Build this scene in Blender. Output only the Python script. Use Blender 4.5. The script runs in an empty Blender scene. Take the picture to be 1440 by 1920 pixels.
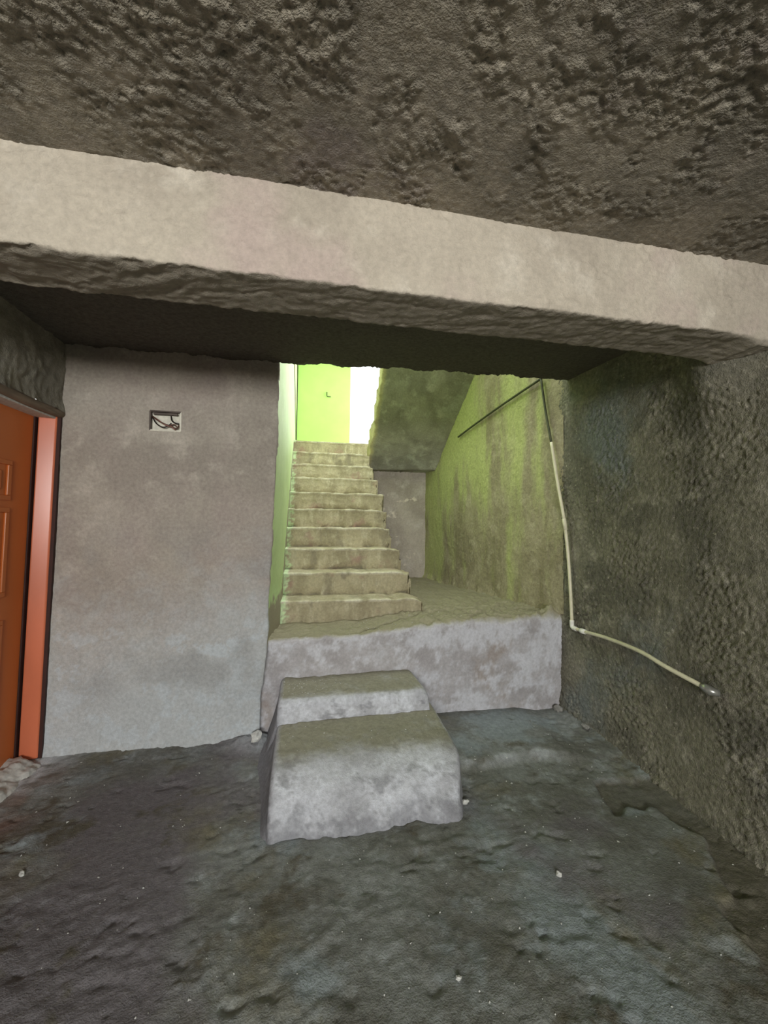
import bpy, math
import numpy as np
from mathutils import Matrix, Vector

scene = bpy.context.scene
col = scene.collection

# ------------------------------------------------------------------ camera
YAW, PITCH, ROLL = math.radians(-10.9), math.radians(1.47), math.radians(0.66)
fwd = Vector((-math.sin(YAW) * math.cos(PITCH), math.cos(YAW) * math.cos(PITCH), math.sin(PITCH)))
right = Vector((math.cos(YAW), math.sin(YAW), 0))
up = right.cross(fwd)
r2 = right * math.cos(ROLL) + up * math.sin(ROLL)
u2 = -right * math.sin(ROLL) + up * math.cos(ROLL)
cam_data = bpy.data.cameras.new('camera')
cam = bpy.data.objects.new('camera', cam_data)
col.objects.link(cam)
cam.matrix_world = Matrix(((r2.x, u2.x, -fwd.x, 0), (r2.y, u2.y, -fwd.y, 0), (r2.z, u2.z, -fwd.z, 1.5), (0, 0, 0, 1)))
cam_data.sensor_fit = 'HORIZONTAL'
cam_data.sensor_width = 36
cam_data.lens = 36 * 750 / 1440
cam_data.clip_start = 0.02
scene.camera = cam

# ------------------------------------------------------------------ sky, daylight, exposure
world = bpy.data.worlds.new('World')
scene.world = world
world.use_nodes = True
bg = world.node_tree.nodes['Background']
bg.inputs['Color'].default_value = (0.93, 0.97, 1.0, 1)
bg.inputs['Strength'].default_value = 3.0

def area(name, loc, direction, sx, sy, power, color, spread=180):
    d = bpy.data.lights.new(name, 'AREA')
    d.shape = 'RECTANGLE'
    d.size, d.size_y = sx, sy
    d.energy = power
    d.color = color
    d.spread = math.radians(spread)
    o = bpy.data.objects.new(name, d)
    col.objects.link(o)
    o.location = loc
    o.rotation_euler = Vector(direction).to_track_quat('-Z', 'Y').to_euler()
    return o

# daylight coming in through the room window behind the photographer: cool sky from above,
# warm light bounced off the yard from below
area('window_sky_light', (-0.35, -3.70, 1.92), (0.02, 1, -0.30), 2.3, 0.9, 150, (0.86, 0.94, 1.0))
area('window_yard_light', (-0.35, -3.70, 1.80), (0.02, 1, 0.28), 2.3, 0.8, 108, (1.0, 0.88, 0.74))
# daylight through the landing door opening and an added, unseen landing window
area('landing_door_light', (1.15, 6.70, 3.70), (-0.15, -1, -0.25), 0.9, 1.9, 45, (0.97, 1.0, 0.97))
area('added_landing_light', (1.72, 6.18, 3.70), (-1, 0.15, -0.15), 0.7, 1.2, 17, (1.0, 1.0, 0.96))
# unseen rooflight added to brighten the lower half of the stairwell
area('added_rooflight', (0.75, 3.65, 4.86), (0, 0.05, -1), 1.5, 1.3, 84, (0.97, 1.0, 0.97))

scene.view_settings.view_transform = 'Standard'
scene.view_settings.look = 'None'
scene.view_settings.exposure = 0.0
scene.view_settings.gamma = 1.0
scene.view_settings.use_curve_mapping = False
scene.cycles.max_bounces = 10
scene.cycles.diffuse_bounces = 6
scene.cycles.caustics_reflective = False
scene.cycles.caustics_refractive = False
scene.cycles.use_denoising = True
scene.cycles.sample_clamp_indirect = 8

# ------------------------------------------------------------------ noise (numpy)
_rng = np.random.RandomState(7)
_perm = np.concatenate([_rng.permutation(256)] * 3)
_grad = _rng.normal(size=(256, 3))
_grad /= np.linalg.norm(_grad, axis=1)[:, None]

def pn(x, y, z):
    x, y, z = np.broadcast_arrays(np.asarray(x, float), np.asarray(y, float), np.asarray(z, float))
    xi, yi, zi = np.floor(x).astype(int), np.floor(y).astype(int), np.floor(z).astype(int)
    xf, yf, zf = x - xi, y - yi, z - zi
    u, v, w = [t * t * t * (t * (t * 6 - 15) + 10) for t in (xf, yf, zf)]
    out = 0
    for dx in (0, 1):
        a = _perm[(xi + dx) & 255]
        wx = u if dx else 1 - u
        for dy in (0, 1):
            b = _perm[a + ((yi + dy) & 255)]
            wy = v if dy else 1 - v
            for dz in (0, 1):
                g = _grad[_perm[b + ((zi + dz) & 255)]]
                wz = w if dz else 1 - w
                out = out + wx * wy * wz * (g[..., 0] * (xf - dx) + g[..., 1] * (yf - dy) + g[..., 2] * (zf - dz))
    return out * 1.6

def fbm(x, y, z, octs=4, gain=0.5):
    s, a, f = 0, 1.0, 1.0
    for i in range(octs):
        s = s + a * pn(x * f + 17.3 * i, y * f - 9.1 * i, z * f + 4.7 * i)
        a *= gain
        f *= 2.03
    return s

def ridged(x, y, z, octs=3):
    s, a, f = 0, 1.0, 1.0
    for i in range(octs):
        s = s + a * (1 - 2.2 * np.abs(pn(x * f + 31 * i, y * f + 7 * i, z * f - 11 * i)))
        a *= 0.55
        f *= 2.1
    return s

def sstep(a, b, x):
    t = np.clip((x - a) / (b - a), 0, 1)
    return t * t * (3 - 2 * t)

def spatter(a, b, c, fa, fb, seed, octs=4, gain=0.68):
    """irregular thrown-mortar relief: warped noise, lumps sharper than hollows"""
    w1, w2 = fbm(a * 3, b * 3, c + seed, 2), fbm(a * 3, b * 3, c + seed + 5, 2)
    n = fbm(a * fa + 1.8 * w1, b * fb + 1.8 * w2, c + 2.3 * seed, octs, gain)
    return np.where(n > 0, n ** 1.25, -0.8 * np.abs(n))

def poly_sd(x, y, poly):
    """signed distance to a polygon, negative inside"""
    d = np.full(x.shape, 1e9)
    inside = np.zeros(x.shape, bool)
    n = len(poly)
    for i in range(n):
        ax, ay = poly[i]
        bx, by = poly[(i + 1) % n]
        ex, ey = bx - ax, by - ay
        t = np.clip(((x - ax) * ex + (y - ay) * ey) / (ex * ex + ey * ey), 0, 1)
        d = np.minimum(d, np.hypot(x - ax - t * ex, y - ay - t * ey))
        c = ((ay > y) != (by > y)) & (x < (bx - ax) * (y - ay) / ((by - ay) if by != ay else 1e-9) + ax)
        inside ^= c
    return np.where(inside, -d, d)

# ------------------------------------------------------------------ materials
def lin(c):
    return tuple(((v / 255) / 12.92 if v / 255 <= 0.04045 else ((v / 255 + 0.055) / 1.055) ** 2.4) for v in c) + (1.0,)

def nd(nt, t, **kw):
    n = nt.nodes.new(t)
    for k, v in kw.items():
        setattr(n, k, v)
    return n

def mix_rgb(nt, fac, a, b):
    m = nd(nt, 'ShaderNodeMix', data_type='RGBA')
    for sock, val in ((m.inputs[0], fac), (m.inputs[6], a), (m.inputs[7], b)):
        if isinstance(val, bpy.types.NodeSocket):
            nt.links.new(val, sock)
        else:
            sock.default_value = val
    return m.outputs[2]

def ramp(nt, src, lo, hi):
    r = nd(nt, 'ShaderNodeMapRange', interpolation_type='SMOOTHSTEP')
    nt.links.new(src, r.inputs[0])
    r.inputs[1].default_value, r.inputs[2].default_value = lo, hi
    return r.outputs[0]

def plaster(name, base, dark, light, scale=3.0, rough=0.9, bump=0.5, bump_scale=90, layers=(), stretch=(1, 1, 1), spec=0.25, fine=0.25, extra=()):
    """cement render: three mottled tones, pores, fine relief; layers = (attribute, colour) stains, tints and painted light or shade;
    extra = (colour, noise scale, low, high, stretch) free stains"""
    m = bpy.data.materials.new(name)
    m.use_nodes = True
    nt = m.node_tree
    bs = nt.nodes['Principled BSDF']
    geo = nd(nt, 'ShaderNodeNewGeometry')
    mp = nd(nt, 'ShaderNodeMapping')
    mp.inputs['Scale'].default_value = stretch
    nt.links.new(geo.outputs['Position'], mp.inputs[0])

    def noise(sc, det=5, rg=0.55, vec=None):
        n = nd(nt, 'ShaderNodeTexNoise')
        n.inputs['Scale'].default_value = sc
        n.inputs['Detail'].default_value = det
        n.inputs['Roughness'].default_value = rg
        nt.links.new(vec or mp.outputs[0], n.inputs['Vector'])
        return n.outputs[0]
    c = mix_rgb(nt, ramp(nt, noise(scale), 0.40, 0.62), lin(base), lin(dark))
    c = mix_rgb(nt, ramp(nt, noise(scale * 2.7, 6, 0.62), 0.50, 0.72), c, lin(light))
    for ec, es, lo, hi, st in extra:
        m2 = nd(nt, 'ShaderNodeMapping')
        m2.inputs['Scale'].default_value = st
        m2.inputs['Location'].default_value = (es, 3.1 * es, 1.7)
        nt.links.new(geo.outputs['Position'], m2.inputs[0])
        c = mix_rgb(nt, ramp(nt, noise(es, 5, 0.6, m2.outputs[0]), lo, hi), c, lin(ec))
    for an, lc in layers:
        at = nd(nt, 'ShaderNodeAttribute', attribute_name=an)
        c = mix_rgb(nt, at.outputs['Fac'], c, lin(lc))
    # pores and grain
    g1 = noise(bump_scale * 0.55, 4, 0.65, geo.outputs['Position'])
    g2 = noise(bump_scale * 2.2, 3, 0.6, geo.outputs['Position'])
    hsv = nd(nt, 'ShaderNodeHueSaturation')
    va = nd(nt, 'ShaderNodeMapRange')
    nt.links.new(g1, va.inputs[0])
    va.inputs[1].default_value, va.inputs[2].default_value = 0.3, 0.7
    va.inputs[3].default_value, va.inputs[4].default_value = 1 - fine, 1 + fine
    nt.links.new(c, hsv.inputs['Color'])
    nt.links.new(va.outputs[0], hsv.inputs['Value'])
    nt.links.new(hsv.outputs[0], bs.inputs['Base Color'])
    bs.inputs['Roughness'].default_value = rough
    bs.inputs['Specular IOR Level'].default_value = spec
    add = nd(nt, 'ShaderNodeMath', operation='MULTIPLY_ADD')
    nt.links.new(g2, add.inputs[0])
    add.inputs[1].default_value = 0.4
    nt.links.new(g1, add.inputs[2])
    b = nd(nt, 'ShaderNodeBump')
    b.inputs['Strength'].default_value = bump
    b.inputs['Distance'].default_value = 0.011
    nt.links.new(add.outputs[0], b.inputs['Height'])
    nt.links.new(b.outputs[0], bs.inputs['Normal'])
    return m

def plain(name, c, rough=0.5, spec=0.5, vary=0.12, scale=14, bump=0.0, stretch=(1, 1, 1), metal=0.0, coat=0.0):
    m = bpy.data.materials.new(name)
    m.use_nodes = True
    nt = m.node_tree
    bs = nt.nodes['Principled BSDF']
    geo = nd(nt, 'ShaderNodeNewGeometry')
    mp = nd(nt, 'ShaderNodeMapping')
    mp.inputs['Scale'].default_value = stretch
    nt.links.new(geo.outputs['Position'], mp.inputs[0])
    n = nd(nt, 'ShaderNodeTexNoise')
    n.inputs['Scale'].default_value = scale
    n.inputs['Detail'].default_value = 5
    nt.links.new(mp.outputs[0], n.inputs['Vector'])
    dk = tuple(v * (1 - 2 * vary) for v in lin(c)[:3]) + (1,)
    nt.links.new(mix_rgb(nt, ramp(nt, n.outputs[0], 0.35, 0.65), dk, lin(c)), bs.inputs['Base Color'])
    bs.inputs['Roughness'].default_value = rough
    bs.inputs['Specular IOR Level'].default_value = spec
    bs.inputs['Metallic'].default_value = metal
    bs.inputs['Coat Weight'].default_value = coat
    if bump:
        b = nd(nt, 'ShaderNodeBump')
        b.inputs['Strength'].default_value = bump
        b.inputs['Distance'].default_value = 0.003
        nt.links.new(n.outputs[0], b.inputs['Height'])
        nt.links.new(b.outputs[0], bs.inputs['Normal'])
    return m

M = {}
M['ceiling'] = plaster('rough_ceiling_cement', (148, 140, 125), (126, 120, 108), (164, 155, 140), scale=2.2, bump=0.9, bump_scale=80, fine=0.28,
                       extra=[((132, 123, 116), 2.3, 0.55, 0.7, (1, 1, 1))], layers=[('rear_shade', (98, 94, 86))])  # darker layer paints the shade on the ceiling behind the beam
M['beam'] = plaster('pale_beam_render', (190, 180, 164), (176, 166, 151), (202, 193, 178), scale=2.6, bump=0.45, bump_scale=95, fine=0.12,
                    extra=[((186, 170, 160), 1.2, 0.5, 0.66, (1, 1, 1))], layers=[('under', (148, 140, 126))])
M['wall_back'] = plaster('grey_wall_render', (172, 164, 152), (158, 150, 139), (186, 178, 166), scale=2.4, bump=0.45, bump_scale=85, fine=0.15,
                         extra=[((166, 154, 146), 1.0, 0.45, 0.7, (1, 1, 0.6))],
                         layers=[('salt_light', (190, 196, 199)), ('damp', (152, 152, 150)), ('smear', (205, 198, 184))])
M['wall_right'] = plaster('dark_spatter_render', (130, 126, 110), (108, 105, 93), (152, 147, 132), scale=2.4, bump=0.95, bump_scale=75, fine=0.32,
                          extra=[((122, 126, 122), 1.4, 0.52, 0.7, (1, 1, 1)), ((172, 166, 150), 34, 0.60, 0.74, (1, 1, 1))])
M['wall_left'] = plaster('left_wall_render', (150, 145, 132), (128, 124, 112), (164, 160, 146), scale=2.4, bump=0.6, fine=0.15)
M['floor'] = plaster('trodden_cement_floor', (128, 131, 127), (106, 106, 99), (146, 151, 150), scale=2.3, bump=0.6, bump_scale=70, fine=0.22, rough=0.8, spec=0.3,
                     extra=[((112, 108, 90), 2.1, 0.52, 0.66, (1, 1, 1)), ((134, 142, 143), 1.7, 0.52, 0.64, (1, 1, 1)), ((110, 106, 108), 0.8, 0.52, 0.64, (1, 1, 1)), ((92, 88, 76), 3.4, 0.58, 0.68, (1, 1, 1))],
                     layers=[('screed', (96, 92, 80)), ('lip', (172, 176, 178)), ('dust', (196, 202, 206)), ('red_tint', (128, 96, 78))])
M['mound'] = plaster('rough_step_cement', (200, 202, 208), (178, 179, 184), (218, 221, 228), scale=3.6, bump=0.5, bump_scale=80, fine=0.18,
                     layers=[('tread', (142, 139, 118)), ('grime_shade', (124, 124, 128))])
M['platform'] = plaster('platform_cement', (184, 181, 183), (168, 164, 165), (196, 196, 200), scale=3.4, bump=0.45, fine=0.13,
                        extra=[((166, 156, 150), 2.2, 0.56, 0.7, (1, 1, 1))],
                        layers=[('tread', (152, 146, 122)), ('salt_light', (212, 213, 219))])
M['stair'] = plaster('stair_cement', (184, 175, 146), (162, 153, 126), (200, 193, 166), scale=5, bump=0.5, bump_scale=90, fine=0.15, stretch=(1, 1, 0.5),
                     extra=[((166, 142, 126), 3.4, 0.55, 0.7, (1, 1, 1)), ((150, 142, 120), 6, 0.56, 0.7, (1, 1, 0.4))], layers=[('worn_nose', (220, 214, 192)), ('paint', (214, 236, 190))])
M['stairR'] = plaster('streaked_stairwell_render', (168, 159, 132), (150, 141, 116), (180, 171, 146), scale=2.4, bump=0.7, bump_scale=75, fine=0.2,
                      extra=[((144, 136, 108), 3.1, 0.52, 0.68, (1.6, 1.6, 0.25))], layers=[('green_stain_light', (184, 190, 128))])
M['stairB'] = plaster('under_landing_render', (186, 176, 166), (168, 158, 148), (200, 192, 184), scale=2.2, bump=0.4, fine=0.12,
                      extra=[((222, 212, 198), 3.2, 0.57, 0.63, (1, 1, 1.4))])
M['soffit'] = plaster('flight_soffit_cement', (164, 162, 146), (140, 138, 124), (182, 180, 164), scale=2.4, bump=0.5, fine=0.15,
                      extra=[((182, 184, 168), 1.6, 0.54, 0.68, (1, 1, 1))], layers=[('edge', (186, 178, 140))])
M['lime'] = plain('lime_green_paint', (190, 234, 134), rough=0.55, vary=0.03, scale=5)
M['limewall'] = plaster('lime_painted_render', (208, 233, 172), (202, 228, 164), (214, 236, 180), scale=3, rough=0.6, bump=0.25, fine=0.05,
                        layers=[('bare', (166, 160, 140)), ('pale', (206, 236, 176))])
M['concrete'] = plaster('plain_concrete', (165, 160, 150), (145, 140, 132), (178, 172, 162), fine=0.1)
M['door'] = plain('orange_brown_door', (206, 116, 56), rough=0.38, vary=0.05, scale=3, stretch=(1, 1, 0.4))
M['jamb'] = plain('glossy_orange_jamb', (216, 120, 84), rough=0.30, vary=0.06, scale=5, stretch=(1, 1, 0.4), bump=0.08)
M['lintel'] = plain('dirty_wooden_lintel', (128, 112, 94), rough=0.75, vary=0.15, scale=9, stretch=(6, 1, 6), bump=0.4)
M['gap'] = plain('gap_shade', (58, 30, 24), rough=0.7)  # dark tone painting the shade in the gaps around the door
M['pipe'] = plain('cream_plastic_pipe', (226, 220, 190), rough=0.42, vary=0.06, scale=20)
M['pipedark'] = plain('grimy_plastic_pipe', (74, 78, 52), rough=0.6, vary=0.12, scale=20)
M['fitting'] = plain('white_plastic_fitting', (236, 234, 224), rough=0.4, vary=0.05, scale=30)
M['brass'] = plain('dull_metal_tip', (190, 190, 184), rough=0.3, metal=0.7, scale=40)
M['boxback'] = plain('white_gypsum_fill', (232, 228, 212), rough=0.8, vary=0.1, scale=40, bump=0.5)
M['boxrim'] = plain('dark_plastic_rim', (92, 80, 72), rough=0.6)
M['wire_brown'] = plain('brown_wire', (104, 74, 62), rough=0.5, scale=60)
M['wire_black'] = plain('black_wire', (46, 38, 34), rough=0.5, scale=60)
M['wire_red'] = plain('reddish_wire', (146, 104, 92), rough=0.5, scale=60)
M['chip'] = plain('pale_mortar_chip', (206, 206, 200), rough=0.85, vary=0.1, scale=60, bump=0.6)
M['chipgrey'] = plain('grey_mortar_lump', (150, 148, 142), rough=0.9, vary=0.15, scale=40, bump=0.6)
M['frame'] = plain('white_window_frame', (225, 225, 220), rough=0.4)

# ------------------------------------------------------------------ mesh helpers
def link(name, me, mat, parent=None):
    if mat is not None and not me.materials:
        me.materials.append(mat)
    o = bpy.data.objects.new(name, me)
    col.objects.link(o)
    if parent is not None:
        o.parent = parent
    return o

def raw(name, verts, faces, smooth=True):
    me = bpy.data.meshes.new(name)
    me.from_pydata([tuple(v) for v in verts], [], faces)
    me.validate()
    me.polygons.foreach_set('use_smooth', [smooth] * len(me.polygons))
    me.update()
    return me

def grid_mesh(name, P, attrs=None, hole=None, flip=False):
    """P: array (nu, nv, 3) -> quad grid"""
    nu, nv = P.shape[:2]
    idx = np.arange(nu * nv).reshape(nu, nv)
    q = np.stack([idx[:-1, :-1], idx[1:, :-1], idx[1:, 1:], idx[:-1, 1:]], -1)
    if flip:
        q = q[..., ::-1]
    keep = np.ones(q.shape[:2], bool) if hole is None else ~hole
    q = q[keep].reshape(-1, 4)
    me = bpy.data.meshes.new(name)
    me.vertices.add(nu * nv)
    me.vertices.foreach_set('co', P.reshape(-1).astype(np.float32))
    me.loops.add(q.size)
    me.loops.foreach_set('vertex_index', q.reshape(-1).astype(np.int32))
    me.polygons.add(len(q))
    me.polygons.foreach_set('loop_start', np.arange(0, q.size, 4, dtype=np.int32))
    me.polygons.foreach_set('use_smooth', np.ones(len(q), bool))
    for an, arr in (attrs or {}).items():
        a = me.attributes.new(an, 'FLOAT', 'POINT')
        a.data.foreach_set('value', np.clip(np.broadcast_to(arr, (nu, nv)), 0, 1).reshape(-1).astype(np.float32))
    me.update(calc_edges=True)
    me.validate()
    return me

def spans(*segs):
    """segs: (start, end, step)..., joined"""
    out = []
    for a, b, s in segs:
        n = max(1, int(round((b - a) / s)))
        out += list(np.linspace(a, b, n + 1)[(1 if out else 0):])
    return np.array(out)

def struct(name, me, mat, label, parent=None, cat=None):
    o = link(name, me, mat, parent)
    if parent is None:
        o['kind'] = 'structure'
        o['label'] = label
        o['category'] = cat or name.split('_')[0]
    return o

def thing(name, label, cat, loc=(0, 0, 0), group=None):
    o = bpy.data.objects.new(name, None)
    col.objects.link(o)
    o.location = loc
    o['label'] = label
    o['category'] = cat
    if group:
        o['group'] = group
    return o

def solo(name, me, mat, label, cat):
    o = link(name, me, mat)
    o['label'] = label
    o['category'] = cat
    return o

def child(name, me, mat, parent):
    o = link(name, me, mat, parent)
    o.matrix_parent_inverse = Matrix.Translation(-Vector(parent.location)) if parent.type == 'EMPTY' else Matrix.Identity(4)
    return o

def box_verts(x0, x1, y0, y1, z0, z1):
    v = [(x0, y0, z0), (x1, y0, z0), (x1, y1, z0), (x0, y1, z0), (x0, y0, z1), (x1, y0, z1), (x1, y1, z1), (x0, y1, z1)]
    f = [(0, 3, 2, 1), (4, 5, 6, 7), (0, 1, 5, 4), (1, 2, 6, 5), (2, 3, 7, 6), (3, 0, 4, 7)]
    return v, f

def boxes(name, lst, bevel=0.0):
    import bmesh
    bm = bmesh.new()
    for b in lst:
        v, f = box_verts(*b)
        vs = [bm.verts.new(p) for p in v]
        for q in f:
            bm.faces.new([vs[i] for i in q])
    if bevel:
        bmesh.ops.bevel(bm, geom=bm.edges[:], offset=bevel, segments=2, affect='EDGES', profile=0.5)
    me = bpy.data.meshes.new(name)
    bm.to_mesh(me)
    bm.free()
    return me

def catmull(pts, n=8):
    pts = [Vector(p) for p in pts]
    pts = [pts[0] * 2 - pts[1]] + pts + [pts[-1] * 2 - pts[-2]]
    out = []
    for i in range(1, len(pts) - 2):
        p0, p1, p2, p3 = pts[i - 1:i + 3]
        for k in range(n):
            t = k / n
            out.append(0.5 * ((2 * p1) + (p2 - p0) * t + (2 * p0 - 5 * p1 + 4 * p2 - p3) * t * t + (3 * p1 - p0 - 3 * p2 + p3) * t ** 3))
    out.append(pts[-2])
    return out

def tube(name, pts, rad, sides=12):
    pts = [Vector(p) for p in pts]
    verts, faces = [], []
    n = len(pts)
    ref = None
    for i, p in enumerate(pts):
        t = (pts[min(i + 1, n - 1)] - pts[max(i - 1, 0)]).normalized()
        if ref is None:
            ref = t.orthogonal().normalized()
        ref = (ref - t * ref.dot(t)).normalized()
        b = t.cross(ref)
        r = rad[i] if hasattr(rad, '__len__') else rad
        for k in range(sides):
            a = 2 * math.pi * k / sides
            verts.append(p + (ref * math.cos(a) + b * math.sin(a)) * r)
    for i in range(n - 1):
        for k in range(sides):
            k2 = (k + 1) % sides
            faces.append((i * sides + k, i * sides + k2, (i + 1) * sides + k2, (i + 1) * sides + k))
    faces.append(tuple(range(sides))[::-1])
    faces.append(tuple((n - 1) * sides + k for k in range(sides)))
    return raw(name, verts, faces)

# ------------------------------------------------------------------ room dimensions
XL, XR = -1.58, 2.07          # left and right wall
YB, YF = 2.89, -3.80          # back wall, window wall behind the photographer
ZC = 2.64                     # ceiling
BY0, BY1, BZ = 1.37, 1.62, 2.32   # beam

def stair_right_x(y):
    return XR - 0.102 * (y - 2.95)

# ------------------------------------------------------------------ floor
SCREED = [(1.675, 2.10), (1.60, 1.84), (1.70, 1.86), (1.87, 1.85), (1.90, 1.66), (1.78, 1.47), (1.62, 1.26), (1.52, 1.05), (1.42, 0.5), (2.4, 0.5), (2.4, 2.02), (1.95, 2.07)]

def floor_z(X, Y, full=False):
    Xw = X + 0.05 * fbm(X * 5, Y * 5, 1.0, 3)
    Yw = Y + 0.05 * fbm(X * 5, Y * 5, 8.0, 3)
    sd = poly_sd(Xw, Yw, SCREED)
    screed = 1 - sstep(-0.004, 0.012, sd)
    z = 0.006 * fbm(X * 1.3, Y * 1.3, 0.3, 3)
    z = z - 0.020 * screed
    # low raised sill in front of the platform
    yl = 2.35 + 0.03 * pn(X * 3, 2.0, 0.4) - 0.06 * sstep(1.55, 1.75, X)
    ledge = sstep(-0.035, 0.035, Y - yl) * sstep(0.75, 0.95, X) * (1 - 0.75 * sstep(1.62, 1.85, X))
    z = z + 0.045 * ledge
    # lumps and trowel ridges
    rough = sstep(-0.25, 0.35, fbm(X * 1.1 + 4, Y * 1.1, 2.2, 3))
    z = z + 0.0085 * rough * spatter(X, Y, 3.1, 6, 9, 2.0, 4, 0.6)
    z = z + (0.0015 + 0.0025 * rough) * fbm(X * 19, Y * 27, 0.7, 3, 0.65)
    pits = fbm(X * 9, Y * 12, 5.5, 3)
    z = z - 0.010 * sstep(0.42, 0.8, pits)
    # mortar swept up against walls and steps
    z = z + 0.035 * np.exp(-np.maximum(XR - X, 0) / 0.05) + 0.02 * np.exp(-np.maximum(YB - Y, 0) / 0.04) * (X < 0)
    heap = np.exp(-(((X + 0.36) / 0.13) ** 2 + ((Y - 2.84) / 0.07) ** 2))
    z = z + heap * (0.05 + 0.02 * fbm(X * 20, Y * 20, 0.1, 3))
    if not full:
        return z
    lip = ledge * (1 - sstep(0.02, 0.10, Y - yl)) * sstep(0.9, 1.0, X) * (1 - sstep(1.5, 1.7, X)) * sstep(-0.3, 0.3, fbm(X * 9, Y * 9, 3, 4))
    dust = np.exp(-(((X + 1.62) / 0.15) ** 2 + ((Y - 2.72) / 0.24) ** 2)) * 1.6 * sstep(-0.5, 0.3, fbm(X * 12, Y * 12, 9, 4))
    dust = dust + 0.4 * heap
    red_tint = np.exp(-(((X + 1.45) / 0.10) ** 2 + ((Y - 2.45) / 0.22) ** 2)) * 0.9 * sstep(-0.5, 0.4, fbm(X * 4, Y * 4, 2, 3))  # reddish tint on the floor in front of the door
    return z, dict(screed=screed * 0.85, lip=lip * 0.75, dust=dust, red_tint=red_tint)

xs = spans((XL - 0.25, -1.45, 0.03), (-1.45, 2.2, 0.011))
ys = spans((YF - 0.1, 0.6, 0.1), (0.6, 3.05, 0.011))
X, Y = np.meshgrid(xs, ys, indexing='ij')
Z, att = floor_z(X, Y, True)
struct('floor', grid_mesh('floor', np.stack([X, Y, Z], -1), att), M['floor'],
       'uneven dark grey cement floor of the room, with lumps and hollows', cat='floor')

# ------------------------------------------------------------------ ceiling (front and rear of the beam in one slab)
def ceil_relief(X, Y):
    a, b = (X * 0.80 + Y * 0.60), (-X * 0.60 + Y * 0.80)
    mask = sstep(-0.30, 0.30, fbm(X * 3.4 + 2, Y * 3.8, 1.2, 4, 0.7))
    mask = 0.14 + 0.86 * mask
    z = 0.0048 * mask * spatter(a, b, 0.4, 17, 30, 1.0) + 0.0085 * mask * spatter(a, b, 2.4, 40, 62, 7.0, 2, 0.7) + 0.0012 * fbm(a * 45, b * 60, 7.7, 2, 0.6)
    z = z + 0.006 * fbm(X * 1.6, Y * 2.0, 5.0, 2)
    pits = fbm(X * 7, Y * 8, 12.2, 3)
    z = z + 0.010 * sstep(0.50, 0.75, -pits) * mask
    return z

xs = spans((XL - 0.05, XR + 0.1, 0.0065))
ys = spans((YF - 0.1, 0.45, 0.08), (0.45, 1.42, 0.0065), (1.42, 1.60, 0.06), (1.60, YB - 0.03, 0.02))
X, Y = np.meshgrid(xs, ys, indexing='ij')
Z = ZC + ceil_relief(X, Y) * np.where(Y < 1.45, 1.0, 0.45)
Z = Z + 0.03 * sstep(-0.2, 2.0, X) * sstep(2.0, 2.9, Y) - 0.02 * (Y > 1.5) * (1 - sstep(-0.2, 1.0, X))
# ragged end of the slab over the stair opening: bottom face, edge, top
edge_y = YB - 0.01 + 0.018 * fbm(xs * 5, 0.0, 3.3, 5, 0.7)
edge_dz = 0.013 * fbm(xs * 5, 5.0, 1.3, 5, 0.7)
P = np.stack([X, Y, Z], -1)
zl = Z[:, -1]
rows = [np.stack([xs, edge_y, zl + edge_dz], -1), np.stack([xs, edge_y + 0.02, zl + 0.04], -1), np.stack([xs, edge_y + 0.015, zl + 0.16], -1),
        np.stack([xs, np.full_like(xs, YF - 0.1), zl + 0.16], -1)]
P = np.concatenate([P] + [r[:, None, :] for r in rows], 1)
struct('ceiling', grid_mesh('ceiling', P, dict(rear_shade=(P[..., 1] > 1.5) * 1.0), flip=True), M['ceiling'], 'rough dark trowelled cement ceiling above the beam and room', cat='ceiling')

# ------------------------------------------------------------------ beam: front face, underside, rear face
xs = spans((XL - 0.03, XR + 0.03, 0.0085))
prof = []
for t in np.linspace(0, 1, 44):
    prof.append((BY0, ZC + 0.02 - t * (ZC + 0.02 - BZ - 0.012), 0, 0))
for a in np.linspace(0, math.pi / 2, 5)[1:]:
    prof.append((BY0 + 0.012 - 0.012 * math.cos(a), BZ + 0.012 - 0.012 * math.sin(a), 0, a / (math.pi / 2)))
for t in np.linspace(0, 1, 28)[1:]:
    prof.append((BY0 + 0.012 + t * (BY1 - BY0 - 0.022), BZ, 1, 1))
for a in np.linspace(0, math.pi / 2, 4)[1:]:
    prof.append((BY1 - 0.01 + 0.01 * math.sin(a), BZ + 0.01 - 0.01 * math.cos(a), 1, 1))
for t in np.linspace(0, 1, 10)[1:]:
    prof.append((BY1, BZ + 0.01 + t * (ZC + 0.02 - BZ - 0.01), 2, 1))
prof = np.array(prof)
X = np.repeat(xs[:, None], len(prof), 1)
Yp = np.repeat(prof[None, :, 0], len(xs), 0)
Zp = np.repeat(prof[None, :, 1], len(xs), 0)
under = np.repeat(prof[None, :, 3], len(xs), 0)
isu = np.repeat((prof[None, :, 2] == 1), len(xs), 0)
msk = 0.18 + 0.82 * sstep(0.0, 0.45, fbm(X * 4.1, Yp * 3, Zp * 6, 4, 0.6))
dface = 0.0075 * msk * spatter(X, Zp, 0.7, 40, 40, 5.0, 2, 0.7) + 0.004 * fbm(X * 2.0, Yp, Zp * 4, 3)
dund = 0.007 * spatter(X + Yp * 0.8, Yp, 2.2, 7, 11, 3.0, 4, 0.68) * (0.5 + 0.9 * sstep(0.2, -0.9, X)) + 0.006 * np.maximum(0, ridged(X * 2.2 + Yp * 5, Yp * 9, 4.0, 2) - 0.9) + 0.002 * fbm(X * 30, Yp * 36, 1.0, 3)
lower = 0.005 * fbm(xs * 3, 0.5, 8.8, 4, 0.6)[:, None] + 0.03 * sstep(-0.3, -1.5, X) * np.abs(fbm(X * 6, 0.2, 0.4, 3))
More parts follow.
